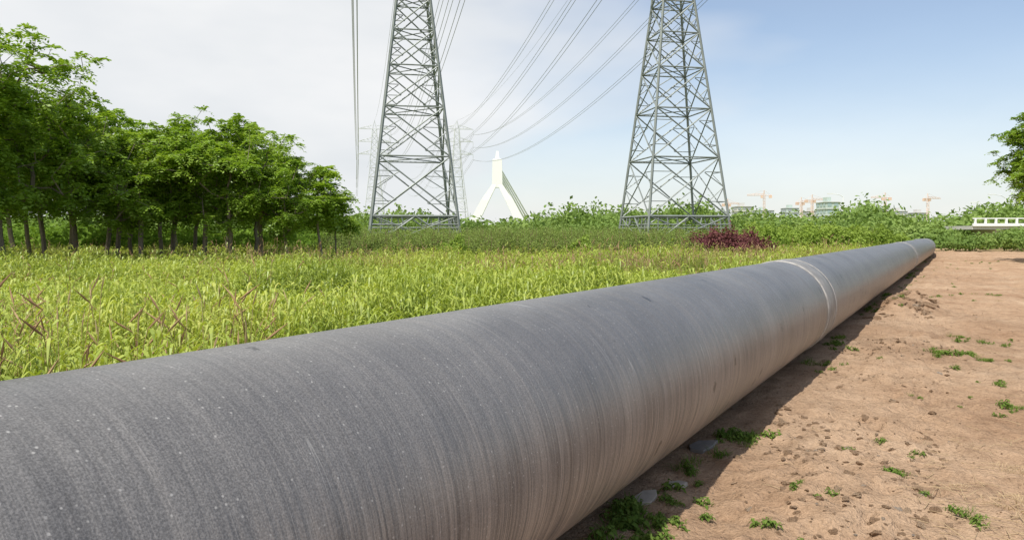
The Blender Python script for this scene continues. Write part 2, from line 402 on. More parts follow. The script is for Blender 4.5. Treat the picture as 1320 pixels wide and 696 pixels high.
dst=math_(nt,'MULTIPLY',dn.outputs[0],ramp(nt,math_(nt,'ADD',math_(nt,'MULTIPLY',s2,.6),math_(nt,'MULTIPLY',s1,.4)),[(.43,(0,0,0)),(.58,(1,1,1))]))
base=mixc(nt,dst,base,(.42,.35,.29))
# single thin oblique scratches
scr=ramp(nt,noise(nt,mapping((7,.22,.22),(0,.12,.30)),1,1,.5),[(.497,(0,0,0)),(.5,(1,1,1)),(.503,(0,0,0))])
scm=ramp(nt,noise(nt,ob,2.3,2),[(.52,(0,0,0)),(.6,(1,1,1))])
base=mixc(nt,math_(nt,'MULTIPLY',math_(nt,'MULTIPLY',scr,scm),.45),base,(.40,.39,.37))
vo=N(nt,'ShaderNodeTexVoronoi'); vo.inputs['Scale'].default_value=30; nt.links.new(ob,vo.inputs['Vector'])
fl=math_(nt,'MULTIPLY',ramp(nt,vo.outputs['Distance'],[(.07,(1,1,1)),(.15,(0,0,0))]),ramp(nt,vo.outputs['Color'],[(.45,(0,0,0)),(.5,(1,1,1))]))
base=mixc(nt,math_(nt,'MULTIPLY',fl,.65),base,(.45,.44,.42))
vo2=N(nt,'ShaderNodeTexVoronoi'); vo2.inputs['Scale'].default_value=2.1; nt.links.new(mapping((1.6,1,1)),vo2.inputs['Vector'])
dk=math_(nt,'MULTIPLY',ramp(nt,math_(nt,'ADD',vo2.outputs['Distance'],math_(nt,'MULTIPLY',noise(nt,ob,34,3,.7),.34)),[(.255,(1,1,1)),(.275,(0,0,0))]),ramp(nt,vo2.outputs['Color'],[(.35,(0,0,0)),(.4,(1,1,1))]))
base=mixc(nt,math_(nt,'MULTIPLY',dk,.75),base,(.03,.03,.03))
p=N(nt,'ShaderNodeBsdfPrincipled'); nt.links.new(base,p.inputs['Base Color']); p.inputs['Specular IOR Level'].default_value=.6
nt.links.new(ramp(nt,s1,[(.3,(.34,.34,.34)),(.7,(.50,.50,.50))]),p.inputs['Roughness'])
bp=N(nt,'ShaderNodeBump'); bp.inputs['Strength'].default_value=.5; bp.inputs['Distance'].default_value=.006
nt.links.new(math_(nt,'ADD',math_(nt,'MULTIPLY',s1,1.0),math_(nt,'ADD',math_(nt,'MULTIPLY',s2,.4),math_(nt,'MULTIPLY',gr,.15))),bp.inputs['Height'])
nt.links.new(bp.outputs[0],p.inputs['Normal']); out(nt,p.outputs[0]); M_pipe=m
M_band=simple('joint_wrap',(.27,.26,.245),.5,0,.2,scale=6); M_edge=simple('joint_edge',(.44,.42,.39),.6,0,.25,scale=9)

pe=empty('steel_pipeline',(LAT*L[0],LAT*L[1],R)); pe.rotation_euler=(0,0,math.atan2(D[1],D[0]))
def cz(t): return -.10*max(0,(t-45)/30.)**2
def cy(t): return 1.4*max(0,(t-60)/30.)**2
def pipe_tube(name,t0,t1,rr,mat,step=.5,K=128,prof=None):
    if prof is None:
        n=max(2,int((t1-t0)/step)+1); prof=[(t,rr) for t in np.linspace(t0,t1,n)]
    V=[];th=np.linspace(0,2*np.pi,K,endpoint=False)
    for t,r_ in prof:
        V.append(np.stack([np.full(K,t),cy(t)+r_*np.cos(th),cz(t)+r_*np.sin(th)],1))
    V=np.concatenate(V);n=len(prof); i=np.arange(K);j=(i+1)%K
    F=np.concatenate([np.stack([a*K+i,a*K+j,(a+1)*K+j,(a+1)*K+i],1) for a in range(n-1)])
    return obj(name,mesh_np(name,V,F,mat,smooth=True),pe)
joints=[-13.2,11.55,36.3,61]
for a,(t0,t1) in enumerate(zip([-25]+joints,joints+[105])):
    pipe_tube('pipe_section_%d'%(a+1),t0,t1,R,M_pipe)
for a,t in enumerate(joints):
    h=.36
    pipe_tube('joint_wrap_%d'%(a+1),0,0,0,M_band,prof=[(t-h,R-.001),(t-h+.005,R+.006),(t-.1,R+.010),(t,R+.014),(t+.1,R+.010),(t+h-.005,R+.006),(t+h,R-.001)])
    for b,(tt,w) in enumerate(((t-h,.05),(t+h,.03))):
        pipe_tube('joint_edge_%d_%d'%(a+1,b),0,0,0,M_edge,prof=[(tt-w,R-.001),(tt-w*.8,R+.011),(tt+w*.8,R+.013),(tt+w,R-.001)])

# ------------------------------------------------------------------ lattice towers
TH=-math.radians(11)
ALV=[0,3.4,9.6,14.8,19.2,23,26.4,29.3,31.6,34,36.4,38.8,41.2]
def hw(z):
    return 4.75-(4.75-1.75)*z/26.4 if z<26.4 else 1.75-(1.75-.8)*(z-26.4)/(41.2-26.4)
ARMS=[31.6,36.4,41.2]; SP=6.2
def tower(name,x,y,mat,w=1.0,wl=None):
    wl=wl or w
    e=empty(name,(x,y,0)); e.rotation_euler=(0,0,-TH)
    legs=[];br=[];arm=[]
    cor=lambda z,k:(Vector(((1,1,-1,-1)[k]*hw(z),(1,-1,-1,1)[k]*hw(z),z)))
    for a,b in zip(ALV[:-1],ALV[1:]):
        for k in range(4):
            k2=(k+1)%4
            legs.append((cor(a,k),cor(b,k),.21*wl))
            A,B,C,Dd=cor(a,k),cor(a,k2),cor(b,k),cor(b,k2)
            br.append((C,Dd,(.16 if a==0 else .11)*w))
            if a==0:
                mid=(C+Dd)/2
                br+= [(A,mid,.12*w),(B,mid,.12*w),(A,Dd,.10*w),(B,C,.10*w)]
                br.append((cor(2.2,k),cor(2.2,k2),.10*w))
                for f in (.25,.5,.75):
                    br.append((A.lerp(mid,f),A.lerp(C,f),.09*w)); br.append((B.lerp(mid,f),B.lerp(Dd,f),.09*w))
                    br.append((A.lerp(mid,f),C.lerp(mid,f*.9),.09*w)); br.append((B.lerp(mid,f),Dd.lerp(mid,f*.9),.09*w))
            else:
                br+=[(A,Dd,.11*w),(B,C,.11*w)]
                if b<30:
                    X0=A.lerp(Dd,.5)
                    for p_,q_ in ((A,C),(B,Dd)):
                        br.append((p_.lerp(q_,.5),p_.lerp(X0,.52),.07*w)); br.append((p_.lerp(q_,.5),q_.lerp(X0,.52),.07*w))
                        br.append((p_.lerp(q_,.25),p_.lerp(X0,.5),.06*w)); br.append((p_.lerp(q_,.75),q_.lerp(X0,.5),.06*w))
        if b<27: br.append((cor(b,0),cor(b,2),.08*w)); br.append((cor(b,1),cor(b,3),.08*w))
    for z in ARMS:
        h=hw(z)
        for s in (-1,1):
            tip=Vector((s*SP,0,z))
            for yy in (-h,h):
                arm.append((Vector((s*h,yy,z)),tip,.15*w)); arm.append((Vector((s*h,yy,z+1.5)),tip,.12*w))
                for f in (.3,.6,.8):
                    arm.append((Vector((s*h,yy,z)).lerp(tip,f),Vector((s*h,yy,z+1.5)).lerp(tip,f),.07*w))
                    arm.append((Vector((s*h,yy,z)).lerp(tip,f-.2),Vector((s*h,yy,z+1.5)).lerp(tip,f),.07*w))
            arm.append((tip,tip-Vector((0,0,2.0)),.14*w))
    top=Vector((0,0,44.5))
    for k in range(4): legs.append((cor(41.2,k),top,.16*w))
    for nm,s in (('legs',legs),('bracing',br),('cross_arms',arm)):
        V,F=beams(s); obj(nm,mesh_np(name+'_'+nm,V,F,mat),e)
    V=[];F=[]
    for k in range(4):
        c=cor(0,k); v,f=beams([(c-Vector((0,0,.5)),c+Vector((0,0,.35)),.9)]); F.append(f+8*k); V.append(v)
    obj('footings',mesh_np(name+'_footings',np.concatenate(V),np.concatenate(F),M_conc),e)
    return e
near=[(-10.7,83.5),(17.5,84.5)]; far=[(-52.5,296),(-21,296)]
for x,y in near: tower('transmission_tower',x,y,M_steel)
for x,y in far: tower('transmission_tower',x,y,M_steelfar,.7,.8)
far2=[(-95,505),(-63.5,505)]
we=empty('power_lines')
def wire(p0,p1,sag,r,segs,n=40):
    pts=[np.array(p0)*(1-f)+np.array(p1)*f-np.array([0,0,4*sag*f*(1-f)]) for f in np.linspace(0,1,n)]
    for a,b in zip(pts[:-1],pts[1:]): segs.append((a,b,r,r))
cs,sn=math.cos(-TH),math.sin(-TH)
for li in (0,1):
    segs=[]
    for (a,b,rad,rr) in ((near[li],far[li],.036,7.0),(far[li],far2[li],.04,8.5)):
        for z in ARMS:
            for s in (-1,1):
                for off in (-.28,.28):
                    d=s*SP+off
                    wire((a[0]+cs*d,a[1]+sn*d,z-2),(b[0]+cs*d,b[1]+sn*d,z-2),rr,rad,segs)
        wire((a[0],a[1],44.5),(b[0],b[1],44.5),6,rad*.7,segs)
    a=near[li]; b=(a[0]+40,a[1]-210)
    for z in ARMS:
        for s in (-1,1):
            for off in (-.28,.28):
                d=s*SP+off; wire((a[0]+cs*d,a[1]+sn*d,z-2),(b[0]+cs*d,b[1]+sn*d,z-2),8.5,.03,segs)
    V,F=tubes(segs,4); obj('conductors',mesh_np('conductors',V,F,M_wire),we)
for li in (0,1): tower('transmission_tower',near[li][0]+40,near[li][1]-210,M_steel)

# ------------------------------------------------------------------ white bridge pylon (inverted Y with stays)
def prism(path,mat,name,parent):
    V=[];F=[];n=0
    for k,(x,y,z,wx,wy) in enumerate(path):
        for s,t in ((-1,-1),(1,-1),(1,1),(-1,1)): V.append((x+s*wx/2,y+t*wy/2,z))
        if k: 
            for q in range(4): F.append((n-4+q,n-4+(q+1)%4,n+(q+1)%4,n+q))
        n+=4
    F.append((3,2,1,0)); F.append((n-4,n-3,n-2,n-1))
    return obj(name,mesh_np(name,V,F,mat),parent)
DY=620.
be=empty('cable_stayed_bridge',(-.0190*DY,DY,0))
zf=lambda v:1.7+(300-v)/1000*DY
prism([(0,0,zf(242),8.4,7),(0,0,zf(206),7.6,7),(0,0,zf(205),3.2,3.2),(0,0,zf(195),1.8,1.8)],M_white,'mast',be)
prism([(-24,-2,0,8,8),(-17.5,-1,zf(284),7.5,8),(-9.5,-.5,zf(258),6.5,8),(-2.2,0,zf(238),3.8,7)],M_white,'left_leg',be)
prism([(24,-2,0,8,8),(17.5,-1,zf(284),7.5,8),(9.5,-.5,zf(258),6.5,8),(2.2,0,zf(238),3.8,7)],M_white,'right_leg',be)
st=[]
for k in range(6):
    st.append((Vector((2,0,zf(216+k*4))),Vector((17+2.4*(6-k),60,zf(292))),.9))
V,F=beams(st); obj('stay_cables',mesh_np('stay_cables',V,F,M_white),be)
V,F=beams([(Vector((-200,0,zf(291))),Vector((200,40,zf(290))),2.5)]); obj('deck',mesh_np('deck',V,F,M_white),be)

# ------------------------------------------------------------------ trees
T=[make_tree('locust_a',1,6.7,2.3,.10,16,15,base=.30),make_tree('locust_b',2,7.2,2.1,.095,15,15,base=.31),
   make_tree('locust_c',3,6.4,2.5,.10,17,14,base=.30),make_tree('locust_d',4,7.6,2.2,.105,17,15,base=.29),
   make_tree('locust_big',5,9.6,3.1,.15,25,18,base=.25,frond=.55)]
Tround=make_tree('broadleaf_tree',6,8.6,3.0,.18,38,30,base=.36,frond=.42,nf=8,lw=.7)
Tsap=make_tree('sapling',8,4.9,1.2,.05,9,10,base=.36,frond=.55)
def put(name,me,x,y,s=1,rz=None,sz=None):
    o=obj(name,me,None,(x,y,float(gz(x,y)))); o.rotation_euler=(0,0,rng.uniform(0,6.28) if rz is None else rz)
    o.scale=(s,s,s*(sz or 1)); return o
lst=[(-75,27,4,1.0),(5,29,4,1.0),(-30,34,3,1.15),(60,33,1,1.05),(100,35,3,1.04),(148,34.5,0,1.03),(182,33.5,2,1.0),(222,36,3,.98),(262,35,2,1.05),(300,34.5,0,.99),(338,36,2,.98),(372,34,0,.72),
     (40,41,3,1.15),(90,42,1,1.15),(135,40,3,1.05),(170,43,0,1.12),(210,41,1,1.05),(250,44,3,1.0),(290,42,1,1.03),(328,44,0,1.1),(358,47,2,1.06),
     (20,50,3,1.35),(90,52,1,1.28),(165,54,0,1.25),(230,54,3,1.15),(295,54,2,1.2),
     (-120,38,4,1.0),(-160,47,4,1.0)]
for u,y,k,s in lst: put('locust_tree',T[k],(u-660)/1000*y,y,s)
put('locust_tree',Tsap,(419-660)/1000*35,35,1.04)
put('locust_tree',Tsap,(436-660)/1000*38,38,.8)
put('broadleaf_tree',Tround,.712*46,46,1.04)
put('broadleaf_tree',Tround,.76*60,60,1.0)

# ------------------------------------------------------------------ shrubs, hedges, distant tree line
def band(pts,Y0,Y1,step,rw,seed,lo=.68):
    r=np.random.default_rng(seed); B=[]
    us=np.array([p[0] for p in pts]);hs=np.array([p[1] for p in pts])
    u=us[0]
    while u<us[-1]:
        Yd=r.uniform(Y0,Y1); h=np.interp(u,us,hs); z=CAMH+(300-h)/1000*Yd
        z*=r.uniform(lo,1.02)
        w=rw*r.uniform(.7,1.3)
        B.append(((u-660)/1000*Yd,Yd,z*.42,w,w,z*.50)); 
        if r.uniform()<.5: B.append(((u-660)/1000*Yd+r.normal()*w*.5,Yd-.5*w,z*.28,w*.8,w*.8,z*.36))
        u+=step*r.uniform(.6,1.4)
    return B
leaf_mass('distant_treeline',band([(-400,262),(380,272),(440,270),(520,266),(590,274),(606,282),(676,281),(700,268),(730,258),(790,262),(850,268),(878,250),(900,250),(930,268),(960,268),(1040,274),(1080,276),(1108,250),(1128,250),(1145,270),(1240,273),(1262,256),(1400,252),(1700,255)],105,140,5,3.4,1,.72),150000,.34,M_hedge,1)
leaf_mass('hedge',band([(430,286),(500,288),(700,286),(800,283),(950,281),(1000,281),(1100,283),(1180,288),(1235,293)],88,99,6,2.0,2,.75),62000,.22,M_hedge,2)
leaf_mass('undergrowth',band([(-300,285),(0,282),(300,290),(440,286)],55,75,7,1.8,3),45000,.19,M_leafd,3)
leaf_mass('willow_shrub',band([(905,304),(960,292),(1010,283),(1050,286),(1100,287),(1140,292),(1175,301)],52,62,6,.9,4),45000,.11,M_willow,4)
leaf_mass('purple_shrub',band([(888,300),(900,290),(930,288),(970,298),(992,308)],46,48,6,.8,5),16000,.08,M_purple,5)
leaf_mass('round_bush',[(-.072*42,42,.6,.75,.7,.8)],2600,.08,M_willow,6)
leaf_mass('round_bush',[(.09*42,42,.6,.8,.7,.8),(.083*42,42.2,.3,.5,.5,.5)],2600,.08,M_willow,7)
leaf_mass('roadside_bushes',band([(1215,305),(1240,300),(1262,295),(1300,290),(1400,285),(1600,282)],70,85,7,1.4,8),28000,.15,M_hedge,8)

# ------------------------------------------------------------------ distant construction site, lamps, overpass
def box(x0,x1,y0,y1,z0,z1):
    v=[(x,y,z) for z in (z0,z1) for x,y in ((x0,y0),(x1,y0),(x1,y1),(x0,y1))]
    f=[(3,2,1,0),(4,5,6,7),(0,1,5,4),(1,2,6,5),(2,3,7,6),(3,0,4,7)]
    return np.array(v,float),np.array(f)
def boxes(lst):
    V=[];F=[];n=0
    for b in lst: v,f=box(*b); V.append(v);F.append(f+n);n+=8
    return np.concatenate(V),np.concatenate(F)
def building(name,u0,u1,vtop,Yd,wall,win,fl=3.2,bay=3.6):
    x0=(u0-660)/1000*Yd;x1=(u1-660)/1000*Yd; h=CAMH+(300-vtop)/1000*Yd; w=x1-x0
    e=empty(name,((x0+x1)/2,Yd,0))
    V,F=boxes([(-w/2,w/2,0,14,0,h)]); obj('walls',mesh_np('walls',V,F,wall),e)
    wl=[];sl=[]
    k=max(2,int(h/fl)); nb=max(2,int(w/bay)); bw=w/nb
    for a in range(k):
        z=a*h/k
        for b in range(nb): wl.append((-w/2+b*bw+bw*.2,-w/2+b*bw+bw*.8,-.15,.1,z+h/k*.3,z+h/k*.82))
        for b in range(3): wl.append((-w/2-.15,-w/2+.1,1+b*4.4,3.6+b*4.4,z+h/k*.3,z+h/k*.82))
        sl.append((-w/2-.4,w/2+.4,-.5,14.4,z+h/k-.35,z+h/k-.05))
    V,F=boxes(wl); obj('windows',mesh_np('windows',V,F,win),e)
    V,F=boxes(sl); obj('floor_slabs',mesh_np('slabs',V,F,M_conc),e)
    V,F=boxes([(-w/2+.3*w,-w/2+.6*w,4,10,h,h+2.6)]); obj('roof_house',mesh_np('roof',V,F,wall),e)
building('apartment_building',950,970,266,560,M_conc,M_win)
building('apartment_building',976,998,271,640,M_scaf,M_win)
building('apartment_building',1014,1030,268,640,M_scaf,M_win)
building('apartment_building',1042,1056,272,600,M_conc,M_win)
building('office_tower',1065,1082,260,420,M_scaf,M_glass)
building('apartment_building',1152,1170,272,640,M_conc,M_win)
building('apartment_building',1180,1198,274,640,M_conc,M_win)
def crane(u,vtop,Yd,jl,cj,ang):
    h=CAMH+(300-vtop)/1000*Yd
    e=empty('tower_crane',((u-660)/1000*Yd,Yd,0)); e.rotation_euler=(0,0,ang)
    s=[];a=.6
    n=int(h/3)
    for k in range(4):
        q=((a,a),(a,-a),(-a,-a),(-a,a))[k]; q2=((a,a),(a,-a),(-a,-a),(-a,a))[(k+1)%4]
        s.append((Vector((q[0],q[1],0)),Vector((q[0],q[1],h)),.17))
        for i in range(n):
            s.append((Vector((q[0],q[1],i*h/n)),Vector((q2[0],q2[1],(i+1)*h/n)),.12))
    V,F=beams(s); obj('mast',mesh_np('mast',V,F,M_crane),e)
    s=[]
    for yy in (-.6,.6): s.append((Vector((-cj,yy,h)),Vector((jl,yy,h)),.2))
    s.append((Vector((0,0,h+1.2)),Vector((jl,0,h+.7)),.18))
    nj=int(jl/2)
    for i in range(nj):
        s.append((Vector((i*jl/nj,.6,h)),Vector(((i+.5)*jl/nj,0,h+1.0)),.1)); s.append((Vector(((i+.5)*jl/nj,0,h+1.0)),Vector(((i+1)*jl/nj,-.6,h)),.1))
    ap=Vector((0,0,h+3.5)); s+=[(Vector((a,0,h)),ap,.22),(Vector((-a,0,h)),ap,.22),(ap,Vector((jl*.7,0,h+.9)),.07),(ap,Vector((-cj*.9,0,h)),.07)]
    V,F=beams(s); obj('jib',mesh_np('jib',V,F,M_crane),e)
    V,F=boxes([(-cj,-cj+2,-.7,.7,h-1.8,h-.2),(.9,2.2,-.7,.7,h-1.8,h-.2)]); obj('counterweight_and_cab',mesh_np('cab',V,F,M_crane),e)
crane(985,252,520,11,5,2.9);crane(1033,261,520,10,4,.2);crane(1047,258,500,11,5,.1);crane(1141,255,520,9,4,3.0);crane(1196,256,520,11,4,.35);crane(938,263,540,8,4,.1)
def lamp(u,vtop,Yd,s):
    x=(u-660)/1000*Yd; h=CAMH+(300-vtop)/1000*Yd
    e=empty('street_lamp',(x,Yd,0))
    V,F=tubes([((0,0,0),(0,0,h*.95),.13,.08),((0,0,h*.95),(s*.8,0,h),.08,.06),((s*.8,0,h),(s*2.0,0,h+.15),.06,.05),((0,0,0),(0,0,.6),.22,.2)],8)
    obj('pole',mesh_np('pole',V,F,M_white),e)
    V,F=boxes([(min(s*1.8,s*3),max(s*1.8,s*3),-.22,.22,h+.08,h+.26)]); obj('lamp_head',mesh_np('lamp_head',V,F,M_white),e)
lamp(1087,251,150,-1);lamp(1103,268,260,-1);lamp(1296,252,140,-1);lamp(1268,262,180,-1)
oe=empty('overpass_bridge',(.585*100,100,0)); oe.rotation_euler=(0,0,-.12)
V,F=boxes([(-1,60,-4,4,2.1,2.55)]); obj('deck',mesh_np('deck',V,F,M_conc),oe)
V,F=boxes([(-1,60,-4.3,-4.003,2.5,2.85),(-1,60,-4.25,-4.05,3.4,3.52)]+[(x,x+.2,-4.28,-4.02,2.85,3.4) for x in np.arange(-.8,59,1.2)]); obj('parapet',mesh_np('parapet',V,F,M_white),oe)
V,F=boxes([(x,x+1.0,-3.2,3.2,-.5,2.1) for x in (2,14,26,38,50)]); obj('piers',mesh_np('piers',V,F,M_conc),oe)

# ------------------------------------------------------------------ meadow
r=np.random.default_rng(11); kinds=[]
for s in range(3): kinds.append(combine('gA%d'%s,[(blades(r,56,.26,.66,.0095,.6),M_grass),(blades(r,14,.2,.42,.012,.9),M_grassy)]))
for s in range(3): kinds.append(combine('gB%d'%s,[(stems_with_leaves(r,11,.26,.66,.22,.018,10,lean=.2),M_grassy),(blades(r,26,.22,.5,.009,.7),M_grass)]))
for s in range(2): kinds.append(combine('gC%d'%s,[(seedheads(r,5,.26,.72),M_seed),(blades(r,50,.26,.60,.009,.6),M_grass)]))
for s in range(3): kinds.append(combine('fA%d'%s,[(blades(r,32,.26,.66,.019,.6,2),M_grass)]))
for s in range(3): kinds.append(combine('fB%d'%s,[(stems_with_leaves(r,7,.26,.64,.24,.028,6,seg=2,lean=.2),M_grassy),(blades(r,14,.24,.5,.019,.7,2),M_grass)]))
for s in range(2): kinds.append(combine('fC%d'%s,[(seedheads(r,2,.26,.72,1.3),M_seed),(blades(r,28,.26,.60,.019,.6,2),M_grass)]))
def meadow_pts(n,rmin,rmax,seed):
    r=np.random.default_rng(seed)
    rad=np.sqrt(r.uniform(rmin**2,rmax**2,n)); bt=r.uniform(-math.radians(42),math.radians(32),n)
    x=rad*np.sin(bt); y=rad*np.cos(bt); la_,al_=lt(x,y)
    k=(la_<LAT-R*.55-.1*r.uniform(0,1,n)); return x[k],y[k]
PX=[];PY=[];SC=[];KF=[]
for n,a,b,s,sd,kf in ((8500,3,15,1.05,1,0),(10500,15,32,1.35,2,8),(8500,32,62,1.8,3,8)):
    x,y=meadow_pts(n,a,b,sd); PX.append(x);PY.append(y);SC.append(np.full(len(x),s));KF.append(np.full(len(x),kf))
x=np.concatenate(PX);y=np.concatenate(PY);sc=np.concatenate(SC);kf=np.concatenate(KF)
hn=vnoise(x*.3,y*.3,20)+.8*vnoise(x*.9,y*.9,21)
s=sc*rng.uniform(.85,1.15,len(x))
la_,_=lt(x,y); nearp=sstep(0.2,1.6,LAT-R-la_)
sz=(1+.85*hn)*rng.uniform(.7,1.3,len(x))*(.55+.45*nearp)
tn=vnoise(x*.22+9,y*.22,22)+.3*rng.normal(size=len(x))
idx=np.where(tn>.02,rng.integers(3,6,len(x)),np.where(tn<-.36,rng.integers(6,8,len(x)),rng.integers(0,3,len(x))))+kf
scatter('meadow_grass',np.stack([x,y,gz(x,y)],1),idx,s,rng.uniform(0,6.28,len(x)),kinds,sclz=sz)
kr=[combine('reed%d'%k,[(stems_with_leaves(r,9,.5,1.75,.32,.06,11,seg=2,droop=.3,start=.2,lean=.06),M_reed),(sticks(r,4,.55,1.7,.016),M_stem),(blades(r,10,.4,.7,.04,.5,2),M_reed)]) for k in range(3)]
n=2000; rr=np.random.default_rng(5); y=rr.uniform(42,78,n); y=np.round(y/2.6)*2.6+rr.normal(size=n)*.2; u=rr.uniform(415,1150,n); x=(u-660)/1000*y
la_,_=lt(x,y); k=(la_<-6)&((u<895)|(y>62)); x=x[k];y=y[k]
hs=rr.uniform(.6,1.15,len(x))*np.interp(y,[42,50,78],[.75,1.0,1.2])
scatter('reed_rows',np.stack([x,y,gz(x,y)],1),rr.integers(0,3,len(x)),np.ones(len(x)),rr.uniform(0,6.28,len(x)),kr,sclz=hs)

# ------------------------------------------------------------------ dirt details
import bmesh
m,nt=newmat('clod_soil'); tc=N(nt,'ShaderNodeTexCoord'); oi=N(nt,'ShaderNodeObjectInfo')
nn=noise(nt,tc.outputs['Object'],2.5,4,.7)
c=mixc(nt,.6,ramp(nt,oi.outputs['Random'],[(0,(.42,.28,.18)),(.7,(.52,.36,.24)),(.95,(.57,.42,.29)),(1,(.58,.50,.42))]),ramp(nt,nn,[(.3,(.7,.68,.65)),(.6,(1.1,1.1,1.1))]),'MULTIPLY')
p=N(nt,'ShaderNodeBsdfDiffuse'); nt.links.new(c,p.inputs[0])
bp=N(nt,'ShaderNodeBump'); bp.inputs['Distance'].default_value=.25; bp.inputs['Strength'].default_value=.8; nt.links.new(nn,bp.inputs['Height']); nt.links.new(bp.outputs[0],p.inputs['Normal']); out(nt,p.outputs[0]); M_clod=m
def clod(seed,flat=.7):
    r=np.random.default_rng(seed)
    bm=bmesh.new(); bmesh.ops.create_icosphere(bm,subdivisions=3,radius=1)
    ph=r.uniform(0,6,6)
    for v in bm.verts:
        c=v.co; f=1+.22*math.sin(c.x*3+ph[0])*math.sin(c.y*3.4+ph[1])+.16*math.sin(c.z*5+ph[2]+c.x*4)+.1*math.sin(c.y*11+ph[3])*math.sin(c.x*9+ph[4])+r.normal()*.035
        v.co=Vector((c.x*f*1.15,c.y*f*.9,c.z*f*flat))
    me=bpy.data.meshes.new('clod'); bm.to_mesh(me); bm.free(); me.materials.append(M_clod); return me
ck=[clod(k,.40+.07*k) for k in range(5)]
r=np.random.default_rng(31)
def dirt_pts(n,la0,la1,al0,al1,pw=1.0):
    a=r.uniform(0,1,n)**pw; al_=al0+(al1-al0)*a; la_=r.uniform(la0,la1,n)
    return la_*L[0]+al_*D[0], la_*L[1]+al_*D[1]
xs=[];ys=[];ss=[]
for n,la0,la1,a0,a1,smin,smax,pw in ((13000,-1.9,6,1.5,20,.003,.010,1.2),(600,-1.8,5,1.5,16,.006,.018,1.2),(1200,-1.6,-.1,2.0,14,.008,.036,1),(520,-1.7,-.5,17,23,.03,.10,1),(1200,-1.8,12,16,60,.010,.03,1.2),(380,-1.5,.3,2.5,5.5,.010,.034,1)):
    x,y=dirt_pts(n,la0,la1,a0,a1,pw)
    keep=(vnoise(x*.9,y*.9,40)+.5*vnoise(x*2.5,y*2.5,41)+r.uniform(-.3,.45,n))>0.03
    x=x[keep];y=y[keep]; xs.append(x);ys.append(y);ss.append(smin+(smax-smin)*r.uniform(0,1,len(x))**2.2)
x=np.concatenate(xs);y=np.concatenate(ys);s_=np.concatenate(ss)
scatter('soil_clods',np.stack([x,y,gz(x,y)-s_*.12],1),r.integers(0,5,len(x)),s_,r.uniform(0,6.28,len(x)),ck,tilt=.3)
kw=[]
for s in range(3): kw.append(combine('w%d'%s,[(stems_with_leaves(r,5,.07,.05,.05,.02,5,droop=.6,lean=.5),M_weed),(blades(r,8,.07,.05,.008,1.3),M_weed)]))
kw.append(combine('w4',[(blades(r,34,.08,.08,.005,1.2),M_weed)]))
kw.append(combine('w5',[(blades(r,34,.12,.07,.004,1.5),M_dry)]))
wx=[];wy=[];wi=[];wsc=[]
def wclump(u,v,n,spread,s=1.0,kind=None):
    cx,cy_=P(u,v)
    for _ in range(n):
        a=cx+r.normal()*spread; b=cy_+r.normal()*spread*1.2
        la_,_a=lt(a,b)
        if la_<-1.85: continue
        wx.append(a);wy.append(b);wi.append(r.integers(0,4) if kind is None else kind);wsc.append(s*r.uniform(.6,1.2))
wclump(775,662,18,.10,1.3);wclump(800,645,14,.08,1.2);wclump(830,686,10,.07,.9);wclump(835,660,5,.05,.8);wclump(868,640,5,.06,.6)
wclump(940,552,14,.10,1);wclump(965,556,6,.08,.6);wclump(985,682,4,.05,.7);wclump(1023,632,3,.03,.5);wclump(1158,607,5,.045,.8);wclump(1195,640,2,.03,.5)
wclump(1256,434,12,.20,.9);wclump(1250,460,20,.26,1.0);wclump(1230,456,6,.2,.9);wclump(1314,524,7,.1,.9);wclump(1275,492,5,.12,.7);wclump(1100,572,3,.05,.5);wclump(1250,660,6,.07,.7);wclump(1175,575,3,.1,.6)
wclump(1260,380,7,.35,.9);wclump(1180,385,8,.4,1.0);wclump(1130,400,7,.3,1.0);wclump(1070,470,6,.2,.8);wclump(890,600,3,.06,.6);wclump(920,660,3,.04,.5);wclump(1310,600,6,.05,.5,4);wclump(1290,640,8,.12,.8,4);wclump(1210,515,5,.2,.6)
for _ in range(380):
    la_=r.uniform(-1.7,9); al_=r.uniform(3,55); a=la_*L[0]+al_*D[0];b=la_*L[1]+al_*D[1]
    if vnoise(np.array([a*.5]),np.array([b*.5]),50)[0]+r.uniform(-.2,.2)<.12: continue
    wx.append(a);wy.append(b);wi.append(r.integers(0,5));wsc.append(r.uniform(.3,.8)*(1+al_/60))
for _ in range(220):
    al_=r.uniform(2.5,60); la_=-1.8+r.exponential(.12)
    if vnoise(np.array([al_*.6]),np.array([0.]),51)[0]<0.02: continue
    wx.append(la_*L[0]+al_*D[0]);wy.append(la_*L[1]+al_*D[1]);wi.append(r.integers(0,4));wsc.append(r.uniform(.5,1.2))
wx=np.array(wx);wy=np.array(wy)
scatter('weeds',np.stack([wx,wy,gz(wx,wy)],1),np.array(wi),np.array(wsc),r.uniform(0,6.28,len(wx)),kw)
n=900; al_=r.uniform(26,75,n); la_=r.uniform(6.5,22,n); x=la_*L[0]+al_*D[0];y=la_*L[1]+al_*D[1]
k=vnoise(x*.3,y*.3,60)+r.uniform(-.3,.3,n)>-.05; x=x[k];y=y[k]; n=len(x)
kd=[combine('dry%d'%k,[(blades(r,50,.3,.6,.014,.7),M_dry)]) for k in range(2)]+[combine('dryg',[(blades(r,40,.3,.5,.016,.7),M_reed)])]
scatter('dry_grass',np.stack([x,y,gz(x,y)],1),r.integers(0,3,n),r.uniform(.7,1.4,n),r.uniform(0,6.28,n),kd)
segs=[]
